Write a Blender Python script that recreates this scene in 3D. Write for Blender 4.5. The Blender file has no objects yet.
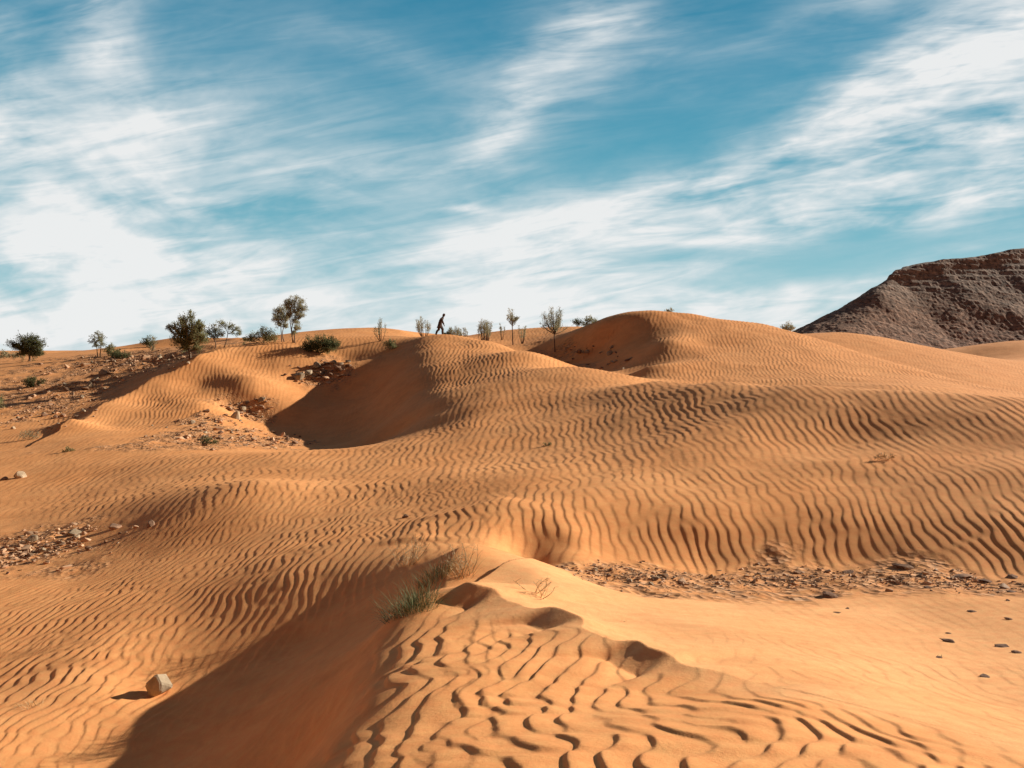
import bpy, math, random
import numpy as np
from mathutils import Vector, Matrix, Quaternion

random.seed(7)
rng = np.random.default_rng(11)
R = math.radians
S = bpy.context.scene
COL = S.collection
CZ = 1.7                       # eye height above the datum
F = 800.0                      # focal length in pixels
HR = 350.0                     # eye-level row
PITCH = math.atan((384 - HR) / F)
OFF = 4.0                      # plan-grid apex sits this far behind the camera
SUN_AZ, SUN_EL = 65.0, 21.0    # degrees right of the view direction, and above the horizon

# ------------------------------------------------------------------ helpers
def ray(px, py):
    u, v = (px - 512) / F, (384 - py) / F
    cp, sp = math.cos(PITCH), math.sin(PITCH)
    return np.array([u, cp + v * sp, v * cp - sp])

def P(px, py, Y):
    d = ray(px, py); k = Y / d[1]
    return np.array([d[0] * k, Y, CZ + d[2] * k])

def tag(o, label=None, cat=None, group=None, kind=None):
    if label: o['label'] = label
    if cat: o['category'] = cat
    if group: o['group'] = group
    if kind: o['kind'] = kind
    return o

def mesh_obj(name, verts, faces, mat=None, parent=None, smooth=False):
    me = bpy.data.meshes.new(name)
    me.from_pydata([tuple(v) for v in verts], [], faces)
    me.update()
    if smooth:
        me.polygons.foreach_set('use_smooth', np.ones(len(me.polygons), bool))
    o = bpy.data.objects.new(name, me); COL.objects.link(o)
    if mat: me.materials.append(mat)
    if parent: o.parent = parent
    return o

def empty(name, loc, rz=0.0, sc=1.0):
    o = bpy.data.objects.new(name, None); COL.objects.link(o)
    o.empty_display_size = 0.2
    o.location = loc; o.rotation_euler = (0, 0, rz); o.scale = (sc, sc, sc)
    return o

# numpy gradient noise ------------------------------------------------------
_perm = np.random.default_rng(5).permutation(4096)
_perm = np.concatenate([_perm, _perm])
_ga = np.random.default_rng(6).random(4096) * 2 * np.pi
_gx, _gy = np.cos(_ga), np.sin(_ga)
def pnoise(x, y, seed=0):
    x = x + seed * 17.31; y = y + seed * 9.77
    xi = np.floor(x).astype(np.int64); yi = np.floor(y).astype(np.int64)
    xf = x - xi; yf = y - yi
    u = xf * xf * xf * (xf * (xf * 6 - 15) + 10); v = yf * yf * yf * (yf * (yf * 6 - 15) + 10)
    def g(ix, iy, fx, fy):
        h = _perm[(_perm[ix & 4095] + iy) & 4095]
        return _gx[h] * fx + _gy[h] * fy
    a = g(xi, yi, xf, yf); b = g(xi + 1, yi, xf - 1, yf)
    c = g(xi, yi + 1, xf, yf - 1); d = g(xi + 1, yi + 1, xf - 1, yf - 1)
    return ((a + u * (b - a)) + v * ((c + u * (d - c)) - (a + u * (b - a)))) * 1.5
def fbm(x, y, oct=4, seed=0, gain=0.5):
    s = 0; a = 1.0
    for i in range(oct):
        s = s + a * pnoise(x * 2 ** i, y * 2 ** i, seed + i * 3); a *= gain
    return s
def sstep(a, b, x):
    t = np.clip((x - a) / (b - a), 0, 1); return t * t * (3 - 2 * t)

# ------------------------------------------------------------------ terrain
# survey points: pixel bearing, row, depth in metres, ripple strength, stoniness
CP = [
 # bottom edge / under the camera
 (0,768,6.9,.5,.1),(60,768,7.0,.3,.05),(130,768,7.05,0,0),(200,768,6.6,0,0),(300,768,5.15,.2,0),(365,768,3.45,.8,0),(450,768,3.15,1,0),
 (600,768,3.0,1.1,0),(750,768,3.0,1.1,0),(900,768,3.0,1,0),(1024,768,3.15,.6,0),
 # left valley of the foreground
 (0,720,7.8,.6,.25),(0,690,8.7,.8,.0),(160,690,8.75,.5,0),(100,690,8.5,.7,0),(240,650,9.45,.5,0),(300,640,9.35,.2,0),(300,618,9.9,.6,0),(340,600,10.1,.7,0),(100,650,9.6,1,0),(0,650,10.1,1,0),
 (200,690,8.6,.05,0),(250,690,8.1,0,0),(300,690,7.1,.2,0),(340,690,5.95,.5,0),(375,690,5.0,.8,0),(420,660,5.5,.9,0),(340,640,8.45,0,0),(380,630,7.1,.1,0),
 (450,640,6.0,.9,0),(520,690,4.6,1.1,0),(620,710,4.1,1.1,0),(520,640,5.95,.7,0),(600,662,5.3,.7,0),(665,685,4.75,.8,0),(760,710,3.9,1,0),(880,735,3.55,.9,0),
 # foreground crest and bright windward slope
 (415,598,7.6,.2,0),(450,588,7.8,0,0),(520,603,7.0,0,0),(560,618,6.4,0,0),(640,652,5.4,0,0),(700,668,5.0,0,0),(800,690,4.5,0,0),(900,712,4.1,0,0),(1024,745,3.6,0,0),
 (462,548,9.6,0,0),(500,580,8.4,0,0),(540,575,8.6,0,0),(600,595,8.4,0,0),(600,625,6.6,0,0),(700,645,5.9,0,0),(700,622,7.3,0,0),(700,603,8.9,.0,.1),
 (800,660,5.7,.1,0),(800,630,7.5,.1,0),(900,690,5.0,.1,0),(900,650,7.05,.15,0),(900,615,8.9,.15,.25),(1024,710,4.95,.1,0),(1024,650,7.1,.15,.2),(1024,610,8.9,.15,.35),
 # stony hollow
 (560,568,10.9,0,1),(640,590,9.8,0,1),(640,572,11.1,0,1),(700,583,10.5,0,1),(780,590,10.3,0,.9),(780,575,11.2,0,1),(860,580,10.9,0,.8),(940,580,10.8,0,.9),(1024,588,10.2,0,.8),
 # rippled face above the hollow
 (560,556,11.9,.8,0),(700,561,12.2,1,0),(850,566,11.9,1,.2),(1000,572,11.2,1,.3),(560,525,12.7,1.1,0),(700,525,13.0,1.1,0),(850,525,12.9,1,0),(1000,525,12.4,1,0),
 (560,492,14.5,1,0),(700,487,15.0,1,0),(850,478,15.4,1,0),(1000,488,13.9,1,0),
 (516,545,11.4,.2,0),(505,520,12.6,.9,0),(545,545,11.7,.15,0),(490,505,13.4,1,0),
 # left flank of that mound
 (430,562,10.0,.3,0),(400,548,11.4,.5,0),(440,535,12.0,.7,0),(400,525,13.3,1,0),(430,512,14.3,.8,0),(300,580,11.0,1,0),(300,540,13.8,1,0),(200,580,12.2,1,0),(200,620,10.5,1,0),(100,600,11.9,1,0),(0,600,12.9,.7,0),
 (350,500,17.3,1,0),(450,480,17.6,1,0),(180,545,15.2,.9,0),(60,570,15.0,.2,.3),(60,545,17.0,.1,1),(120,530,17.4,.2,.6),(0,565,15.8,0,.6),(0,530,19.0,0,.2),
 (165,523,16.8,.9,.1),(215,500,17.7,1,0),(262,480,19.2,1,0),(300,480,20.5,1,0),(200,485,21.0,1,0),
 (100,500,21.5,.7,0),(0,500,24,.3,.1),(0,470,30,.3,.1),(100,475,27,.7,0),(100,460,30.5,.6,0),(0,448,38,.3,.2),(200,457,28,.9,0),(300,454,26.6,1,0),(380,452,26,1,0),
 # hollow of stones behind it, shadowed flank of the figure's dune
 (140,446,34,.2,.6),(200,440,37,0,1),(200,425,44,0,.9),(250,440,39,0,1),(250,410,51.5,.1,.9),(300,441,42,0,.6),(310,420,50,0,.1),(300,395,54,0,.1),(350,400,53,0,0),(325,378,58,0,1),(345,368,60.5,.2,.6),(380,445,36,.1,.1),(340,443,41,0,.3),
 # figure's dune, front
 (440,334,63,.4,0),(425,337,62.5,.1,0),(470,337.5,63,.8,0),
 (430,344,59,.8,0),(460,343.5,59,1,0),(430,353,55,.9,0),(460,351.5,55,1,0),(430,364,51,.9,0),(460,360.5,51,1,0),(430,377,47,.9,0),(460,371.5,47,1,0),(430,392,42.5,.9,0),(460,386,42.5,1,0),(430,405,37.5,.8,0),(460,398,37,1,0),(430,418,34,.7,0),(460,411,33.5,.9,0),
 (410,357,55.5,.7,0),(410,370,51,.7,0),(410,384.5,47,.7,0),(410,401,42.5,.5,0),(410,414,38,.4,0),
 (393,366,55.5,.2,0),(393,381,51.5,.2,0),(393,399,47,.15,0),(393,415,42,.1,0),(395,435,36.5,.1,0),
 (375,379,56,0,0),(375,398,51.5,0,0),(375,414,47,0,0),(375,430,42.5,0,0),(350,400,54,0,0),(390,351,62,0,0),
 (425,430,32,.5,0),(450,424,31,.8,0),(470,420,30.5,.9,0),(470,438,26,.9,0),
 (488,341,59,.8,0),(530,351,50,.7,0),(580,367,43,.7,0),(612,377,38.5,.8,0),(550,385,37,1,0),(550,410,30.5,1,0),(550,440,24,.9,0),(550,462,19.5,.9,0),
 # second crest to the right
 (660,381,32,.9,0),(720,382,27.5,.9,0),(800,386,23.8,.9,0),(900,392,21.6,.9,0),(1024,399,20.2,.9,0),
 (640,400,28,1,0),(640,435,22.3,.9,0),(640,460,18,.9,0),(720,402,24.3,1,0),(720,428,20.3,1,0),(720,452,17.8,.8,0),(850,403,21.2,1,0),(850,422,19.8,1,0),(850,443,18.6,.9,0),(850,457,17.0,.5,0),(850,466,15.9,.8,0),
 (1000,412,18.8,1,0),(1000,430,17.6,1,0),(1000,448,16.7,.9,0),(1000,459,15.6,.6,0),(1000,472,14.5,.9,0),
 # dip behind it and the high dune to the right
 (612,387,46,.2,0),(700,398,37,.6,0),(800,408,31.5,.6,0),(900,416,28,.6,0),(1024,426,26,.6,0),
 (700,372,46,.9,0),(800,378,42,.9,0),(900,389.5,35.5,.9,0),(700,345,56,1,0),(800,357,51,1,0),(880,374,46,.9,0),
 (650,312.5,65,1,0),(690,314,66,1,0),(760,323.5,65.5,1,0),(800,334,62,.9,0),(840,345.5,58.5,.9,0),(916,368,50.5,.8,0),(957,380,46.5,.7,0),(1024,393,41.5,.7,0),
 (630,318,64.5,.1,0),(600,328,65,0,0),(570,340,67,.1,.2),(625,350,59.5,0,0),(665,340,56,.9,0),(652,365,47.5,.8,0),(632,374,50,.2,0),(615,370,56,0,.3),(590,365,60,0,.9),(565,355,66,.1,.9),(545,350,68,.5,.4),(600,350,63.5,0,.1),
 (520,341,76,.8,.2),(500,338,80,.8,0),(540,328,88,.8,0),(600,327,86,.8,0),(480,333,92,.5,0),(460,341,76,.5,0),(440,339,95,.2,0),(420,337,95,.2,0),(455,338,90,.2,0),
 (650,330,84,.6,0),(760,348,80,.6,0),(870,372,72,.6,0),(1024,418,56,.6,0),
 # dunes behind it
 (815,333.5,100,.2,0),(840,332,101,.7,0),(880,337,100,.9,0),(940,350,94,.9,0),(1024,373,84,.9,0),(815,352,84,.5,0),(960,374,76,.8,0),
 (960,362,116,.2,0),(1005,343,124,.2,0),(1060,341,126,.2,0),(975,351,121,.1,0),(880,354,130,.1,0),
 # left: crest of the striped slope
 (312,339,66,.9,0),(280,342,64.5,.9,0),(300,352,61,.9,.1),(250,346,62,.9,0),(220,349,60.5,.8,0),(192,358,57,.7,0),(150,379,54,.7,0),(105,402,49,.6,0),(70,419,43,.5,0),
 (250,365,58.5,.9,0),(250,385,52.5,.8,.1),(200,382,55,.9,0),(200,402,49.3,.8,.2),(150,402,50.5,.9,0),(150,425,44.5,.8,.2),(100,425,44.5,.7,0),(100,442,36,.6,.1),(50,432,41.5,.4,.2),(0,428,45,.2,.3),
 (345,346,64,.6,.1),(370,345,64,.6,.1),(345,358,60,.4,.3),(330,338,76,.4,0),(360,335,86,.4,0),(400,330,96,.4,0),(405,338,78,.3,0),
 # stony plain on the far left
 (60,405,52,.1,.9),(110,388,57,.0,.9),(150,368,62,0,1),(180,357,64,.0,1),(30,395,57,.1,.8),(0,400,56,.1,.7),(0,378,68,.1,.4),(60,378,66,.1,.6),(110,366,72,0,1),(40,363,78,.1,.5),(0,364,82,.1,.3),(100,357,80,0,.8),(150,356,74,0,.9),(215,346,75,.1,.7),
 (60,355,100,.2,0),(120,349,112,.2,0),(175,338,118,.2,0),(205,347,112,.2,0),(235,337,112,.2,0),(218,342,112,.2,0),(140,346.5,115,.2,0),(265,341,112,.2,0),(0,359,104,.1,.1),(290,336,112,.2,0),
 # outside the frame
 (-160,760,6.8,.5,.1),(-160,600,13.5,.5,.2),(-160,500,25,.4,.1),(-160,420,48,.2,.3),(-160,370,80,.1,.4),(-160,362,110,.1,.1),
 (1190,800,3.0,.7,0),(1190,700,4.8,.1,.1),(1190,600,8.6,.1,.5),(1190,520,12,.9,0),(1190,445,16,.8,0),(1190,408,22,.8,0),(1190,425,28,.6,0),(1190,412,38,.7,0),(1190,420,56,.5,0),(1190,396,80,.4,0),(1190,366,120,.2,0),
]
# points given directly as (x, y, z above datum, ripple, stone)
XP = [(-1.2,.5,-.25,.6,0),(0,.5,.06,1,0),(0,-2.5,.1,1,0),(2,.5,.1,1,0),(3,-2.5,.2,1,0),(-2,-2.5,-.4,.3,0),(-1.6,2.0,-.45,.3,0)]
for s_ in (-.75, -.45, -.15, .15, .45, .75):
    for Y_, z_ in ((140, .3 if s_ < .3 else .5), (170, 1.2 if s_ < .3 else .2), (260, .4), (500, -1.5), (1200, -6)):
        XP.append((s_ * Y_, Y_, z_, .1, .1))

# sharp crests: polyline of pixel points, height, width on the sunny side, width on the lee side
CRESTS = [
 ([(450,588,7.8),(520,603,7.0),(560,618,6.4),(640,652,5.4),(700,668,5.0),(770,684,4.6)], .175, 1.1, .28, 'scallop'),
 ([(462,548,9.6),(440,585,8.0),(415,598,7.6),(385,612,7.2)], .10, .6, .3, None),
 ([(425,337,62.5),(440,334,63),(470,337.5,63)], .25, 3, 3.5, None),
 ([(630,318,64.5),(650,312.5,65),(690,314,66)], .5, 4.0, 2.5, None),
 ([(640,379,35),(660,381,32),(720,382,27.5),(800,386,23.8),(900,392,21.6),(1024,399,20.2),(1150,406,19)], .05, 1.3, 1.0, None),
 ([(690,314,66),(760,323.5,65.5),(800,334,62),(840,345.5,58.5),(916,368,50.5),(957,380,46.5),(1024,393,41.5)], .25, 2.5, 2.5, None),
 ([(220,349,60.5),(192,358,57),(150,379,54),(105,402,49),(70,419,43)], .6, 3.0, 1.3, None),
 ([(205,352,66),(150,361,66),(105,373,62),(60,386,58)], .6, 2.2, 1.3, None),
 ([(395,545,11.7),(440,520,13.3),(480,504,13.7),(525,492,14.1)], .07, .9, .35, 'fade'),
 ([(445,590,7.7),(415,612,7.2),(378,645,6.3),(352,690,5.2),(362,768,3.5),(372,900,2.2)], .24, 1.1, .5, 'round'),
]
def crest_field(x, y):
    x, y = x + np.clip(y / 60, .05, .22) * pnoise(x / 1.3, y / 1.3, 41) * .9, y + np.clip(y / 60, .05, .22) * pnoise(x / 1.3, y / 1.3, 43) * .9
    tot = np.zeros_like(x)
    for pts, amp, w1, w2, style in CRESTS:
        poly = np.array([P(*p)[:2] for p in pts])
        best = np.full(x.shape, 1e9); sd = np.zeros_like(x); al = np.zeros_like(x)
        acc = 0.0; L = np.sum(np.linalg.norm(np.diff(poly, axis=0), axis=1))
        for a, b in zip(poly[:-1], poly[1:]):
            e = b - a; l = np.linalg.norm(e); e = e / l
            qx, qy = x - a[0], y - a[1]
            tt = np.clip(qx * e[0] + qy * e[1], 0, l)
            dx, dy = qx - e[0] * tt, qy - e[1] * tt
            d = np.hypot(dx, dy)
            m = d < best
            best = np.where(m, d, best)
            side = e[0] * qy - e[1] * qx
            sd = np.where(m, np.sign(side), sd); al = np.where(m, (acc + tt) / L, al)
            acc += l
        # sunny side = the side whose normal faces the sun
        e = poly[-1] - poly[0]; nrm = np.array([-e[1], e[0]])
        sunny = 1 if nrm @ np.array([math.sin(R(SUN_AZ)), math.cos(R(SUN_AZ))]) > 0 else -1
        w = np.where(sd * sunny > 0, w1, w2)
        A = amp * sstep(-.02, .12, al) * (1 - sstep(.85, 1.02, al)) if style in ('scallop', 'fade') else amp
        if style == 'scallop':
            q = sd * sunny * best + .06 * np.sin(al * 23 + .6) * sstep(0, .1, al) + .02 * np.sin(al * 61)
            notch = sstep(-.25, .75, np.sin(al * 20.5 - 1.0)); wl = w2 * (1 + 2.0 * (1 - notch))
            A = A * (.72 + .28 * notch) * (1.0 - .12 * al)
            tot += np.where(q > 0, A * np.exp(-(np.abs(q) / w1) ** 1.25), A * np.clip(1 + q / wl, 0, 1) ** (1.1 + .9 * (1 - notch))) * (best < 4)
            continue
        if style == 'round': best = np.sqrt(best ** 2 + .02) - .14
        tot += A * np.exp(-(np.maximum(best, 0) / w) ** 1.25)
    return tot

def to_st(x, y):
    w = np.maximum(y + OFF, 1.6)
    return np.stack([x / w, np.log(w)], -1), w

pts = [(*P(a, b, c), r_, g_) for a, b, c, r_, g_ in CP] + [(a, b, c, r_, g_) for a, b, c, r_, g_ in XP]
pts = np.array(pts)
pst, pw = to_st(pts[:, 0], pts[:, 1])
pval = (pts[:, 2] - CZ - crest_field(pts[:, 0], pts[:, 1])) / pw
def tps(r2): return 0.5 * r2 * np.log(r2 + 1e-12)
n = len(pts)
K = tps(((pst[:, None] - pst[None]) ** 2).sum(-1)) + 2e-4 * np.eye(n)
Q = np.c_[np.ones(n), pst]
M = np.block([[K, Q], [Q.T, np.zeros((3, 3))]])
sol = np.linalg.solve(M, np.r_[pval, np.zeros(3)])

# plan grid
NF = 1560
s_f = np.linspace(-.70, .70, NF); ds = s_f[1] - s_f[0]
ext = []; a = .70; st_ = ds
while a < 60:
    st_ *= 1.09; a += st_; ext.append(a)
ext = np.array(ext)
s_all = np.r_[-ext[::-1], s_f, ext]
def lrange(w0, w1, k): return np.exp(np.arange(math.log(w0), math.log(w1), k))
w_all = np.r_[lrange(2.0, 5.2, .012), lrange(5.2, 13, .0021), lrange(13, 112, .0029), lrange(112, 160, .008), lrange(160, 4000, .05)]
y_all = w_all - OFF
yb = -2.0 - np.array([.15, .4, .8, 1.5, 3, 6, 12, 25, 50, 100, 250, 500])
y_all = np.r_[yb[::-1], y_all]; w_all = np.r_[np.full(len(yb), 2.0), w_all]
NS, NR = len(s_all), len(w_all)
# coarse evaluation, cubic refinement
cs = np.linspace(-.95, .95, 150); ct = np.linspace(math.log(1.8), math.log(4200), 260)
G = np.stack(np.meshgrid(cs, ct), -1)
Zc = np.zeros(G.shape[:2]); Rc = np.zeros_like(Zc); Gc = np.zeros_like(Zc)
for i in range(len(ct)):
    r2 = ((G[i][:, None] - pst[None]) ** 2).sum(-1)
    Zc[i] = tps(r2) @ sol[:n] + sol[n] + G[i] @ sol[n + 1:]
    wt = 1.0 / (r2 + 4e-4) ** 1.6
    wt /= wt.sum(1, keepdims=True)
    Rc[i] = wt @ pts[:, 3]; Gc[i] = wt @ pts[:, 4]
def interp_mat(grid, q):
    q = np.clip(q, grid[0], grid[-1]); h = grid[1] - grid[0]
    p = np.clip((q - grid[0]) / h, 0, len(grid) - 1 - 1e-9); i = p.astype(int); f = p - i
    W = np.zeros((len(q), len(grid)))
    wts = [(-f + 2 * f ** 2 - f ** 3) / 2, (2 - 5 * f ** 2 + 3 * f ** 3) / 2, (f + 4 * f ** 2 - 3 * f ** 3) / 2, (-f ** 2 + f ** 3) / 2]
    for k, wt in enumerate(wts):
        np.add.at(W, (np.arange(len(q)), np.clip(i - 1 + k, 0, len(grid) - 1)), wt)
    return W
Ws = interp_mat(cs, s_all); Wt = interp_mat(ct, np.log(w_all))
val = Wt @ Zc @ Ws.T
rip = np.clip(Wt @ Rc @ Ws.T, 0, 1.2); sto = np.clip(Wt @ Gc @ Ws.T, 0, 1)
SS, WW = np.meshgrid(s_all, w_all); YY = np.repeat(y_all[:, None], NS, 1)
X = SS * WW
outside = sstep(.80, 2.5, np.abs(SS))
fl = sstep(300, 1000, WW)
Z = CZ + (val * (1 - fl) - .004 * fl) * WW * (1 - outside * .9) - outside * .1
Z += crest_field(X, YY)
for bx, by, bY, brx, bry, bam in [(527, 546, 11.5, .42, .75, -.34), (575, 540, 12.0, .45, .9, .14), (498, 548, 10.6, .5, .5, .05)]:
    c = P(bx, by, bY); Z += bam * np.exp(-((X - c[0]) / brx) ** 2 - ((YY - c[1]) / bry) ** 2)
# gentle irregularity, rougher on the stony ground
far = 1 - sstep(130, 300, YY)
Z += .035 * fbm(X / 3.1, YY / 4.0, 3, 2) * sstep(2, 14, YY) * far
sto = np.clip(sto + .45 * fbm(X / 2.3, YY / 3.2, 4, 5) * sstep(.08, .3, sto), 0, 1)
sto_s = sstep(.3, .72, sto)
Z += sto_s * far * (.05 * fbm(X / .9, YY / .9, 4, 8) + .10 * np.abs(fbm(X / 2.6, YY / 2.6, 3, 12)) * sstep(20, 40, YY))
# smooth height for slope tests
def grad(Zm):
    zx = np.gradient(Zm, axis=1) / np.maximum(np.gradient(X, axis=1), 1e-6)
    zy = np.gradient(Zm, axis=0) / np.maximum(np.gradient(YY, axis=0), 1e-6)
    return zx, zy
# wind ripples: narrow-band random waves, unwrapped to a phase so that crests fork and end
def ripple_phase(x, y, lam, seed, nw=22, spread=.14, kvar=.07):
    r = np.random.default_rng(seed)
    C = np.zeros_like(x); D = np.zeros_like(x)
    for i in range(nw):
        th = r.normal(0, spread); k = 2 * np.pi / lam * (1 + r.normal(0, kvar)); ph = r.random() * 2 * np.pi
        arg = k * (np.cos(th) * x + np.sin(th) * y) + ph
        C += np.cos(arg); D += np.sin(arg)
    return (np.arctan2(D, C) / (2 * np.pi)) % 1.0, np.hypot(C, D) / math.sqrt(nw)
def ripple_profile(ph, rise, rnd):
    q = np.clip((ph - rise) / (1 - rise), 0, 1)
    return np.where(ph < rise, sstep(0, rise, ph), (1 - rnd) * (1 - q) + rnd * (.5 + .5 * np.cos(np.pi * q)))
def ripples(lam, seed, wig, spread, rise=.22, fan=None, rnd=.45):
    m1 = pnoise(X / (lam * 3.3), YY / (lam * 3.2), seed) ; m2 = pnoise(X / (lam * 11), YY / (lam * 9), seed + 2)
    m3 = pnoise(X / (lam * 1.6), YY / (lam * 1.5), seed + 5)
    X0 = X if fan is None else X * (fan[1] + fan[0]) / np.maximum(YY + fan[0], 2.0)      # crests spread like a fan with the wind
    xw = X0 + wig * lam * (.55 * m1 + 1.1 * m2 + .16 * m3)
    ph, am = ripple_phase(xw, YY, lam, seed, 22, spread)
    return ripple_profile(ph, rise, rnd) * np.clip(am * 1.5, .15, 1.0)
near = 1 - sstep(7.2, 8.6, YY + .35 * X)
farm = sstep(33, 39, YY)
leftm = sstep(.2, 1.6, -X + .04 * YY) * (1 - sstep(15, 19, YY))
nearl = sstep(.0, .7, -X + .02 * YY)
farm = sstep(15.5, 18.5, YY - .25 * np.clip(-X, 0, 8) * 4) ; vfar = sstep(36, 43, YY)
h = (ripples(.15, 3, 1.0, .14, .2, None, .7) * .025 * nearl + ripples(.165, 17, 1.15, .19, .18, None, .8) * .0245 * (1 - nearl)) * near
h += (1 - near) * (1 - farm) * (ripples(.145, 6, .8, .12, .28) * .0155 * leftm + ripples(.185, 4, .6, .10, .28, (18, 13)) * .0165 * (1 - leftm))
h += (1 - near) * farm * (ripples(.222, 9, .5, .085, .38, (38, 20)) * .0175 * (1 - vfar) + ripples(.265, 15, .5, .085, .38, (24, 50)) * .031 * vfar)
zx, zy = grad(Z)
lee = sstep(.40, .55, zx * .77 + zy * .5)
patch = .75 + .35 * fbm(X / 2.7, YY / 3.5, 3, 21)
amp = rip * np.clip(patch, .5, 1.1) * (1 - lee * (1 - .4 * near)) * (1 - .9 * sto_s) * (1 - sstep(98, 130, YY))
Z += h * amp
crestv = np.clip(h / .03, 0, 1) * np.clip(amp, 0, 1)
# faint long streaks on the swept slopes
Z += .006 * fbm(X / 1.6, YY / .45, 3, 31) * (1 - np.clip(amp, 0, 1)) * (1 - lee) * (1 - sstep(14, 30, YY))

def zat(x, y):
    w = max(y + OFF, 2.0); s = x / w
    j = min(max(np.searchsorted(s_all, s) - 1, 0), NS - 2); i = min(max(np.searchsorted(y_all, y) - 1, 0), NR - 2)
    fs = (s - s_all[j]) / (s_all[j + 1] - s_all[j]); fy = (y - y_all[i]) / (y_all[i + 1] - y_all[i])
    fs = min(max(fs, 0), 1); fy = min(max(fy, 0), 1)
    return float((Z[i, j] * (1 - fs) + Z[i, j + 1] * fs) * (1 - fy) + (Z[i + 1, j] * (1 - fs) + Z[i + 1, j + 1] * fs) * fy)
def aty(px, Y):
    x = (px - 512) / F * Y
    return Vector((x, Y, zat(x, Y)))
def zat_many(x, y):
    w = np.maximum(y + OFF, 2.0); s = x / w
    j = np.clip(np.searchsorted(s_all, s) - 1, 0, NS - 2); i = np.clip(np.searchsorted(y_all, y) - 1, 0, NR - 2)
    fs = np.clip((s - s_all[j]) / (s_all[j + 1] - s_all[j]), 0, 1); fy = np.clip((y - y_all[i]) / (y_all[i + 1] - y_all[i]), 0, 1)
    return (Z[i, j] * (1 - fs) + Z[i, j + 1] * fs) * (1 - fy) + (Z[i + 1, j] * (1 - fs) + Z[i + 1, j + 1] * fs) * fy
def hit_many(px, py, y0=3.0, y1=110.0):
    u, v = (px - 512) / F, (384 - py) / F; cp, sp = math.cos(PITCH), math.sin(PITCH)
    dx, dy, dz = u, cp + v * sp, v * cp - sp
    done = np.zeros(len(px), bool); out = np.full((len(px), 3), np.nan); Y = y0
    while Y < y1 and not done.all():
        k = Y / dy; zz = zat_many(dx * k, np.full_like(dx, Y)); m = (~done) & (zz >= CZ + dz * k)
        out[m] = np.stack([dx * k, np.full_like(dx, Y), zz], -1)[m]; done |= m; Y *= 1.004
    return out
_YS = 2.0 * 1.004 ** np.arange(1100)
def hit(px, py):
    d = ray(px, py); k = _YS / d[1]; zz = zat_many(d[0] * k, _YS)
    m = np.nonzero(zz >= CZ + d[2] * k)[0]
    if not len(m): return None
    i = m[0]; return Vector((d[0] * k[i], _YS[i], zz[i]))

# ------------------------------------------------------------------ materials
def new_mat(name):
    m = bpy.data.materials.new(name); m.use_nodes = True
    nt = m.node_tree; b = nt.nodes['Principled BSDF']
    b.inputs['Specular IOR Level'].default_value = .2
    return m, nt, b
def N(nt, typ, **kw):
    nd = nt.nodes.new(typ)
    for k, v in kw.items():
        if k.startswith('i_'): nd.inputs[k[2:].replace('_', ' ')].default_value = v
        else: setattr(nd, k, v)
    return nd
def ramp(nt, fac, stops):
    nd = nt.nodes.new('ShaderNodeValToRGB'); cr = nd.color_ramp
    while len(cr.elements) < len(stops): cr.elements.new(.5)
    for e, (p, c) in zip(cr.elements, stops):
        e.position = p; e.color = (*c, 1) if len(c) == 3 else c
    nt.links.new(fac, nd.inputs[0]); return nd
def mixc(nt, fac, a, b, mode='MIX'):
    nd = nt.nodes.new('ShaderNodeMix'); nd.data_type = 'RGBA'; nd.blend_type = mode
    for sock, v in ((nd.inputs[0], fac), (nd.inputs[6], a), (nd.inputs[7], b)):
        if hasattr(v, 'links') or isinstance(v, bpy.types.NodeSocket): nt.links.new(v, sock)
        else: sock.default_value = v if isinstance(v, (int, float)) else (*v, 1)
    return nd.outputs[2]

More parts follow.
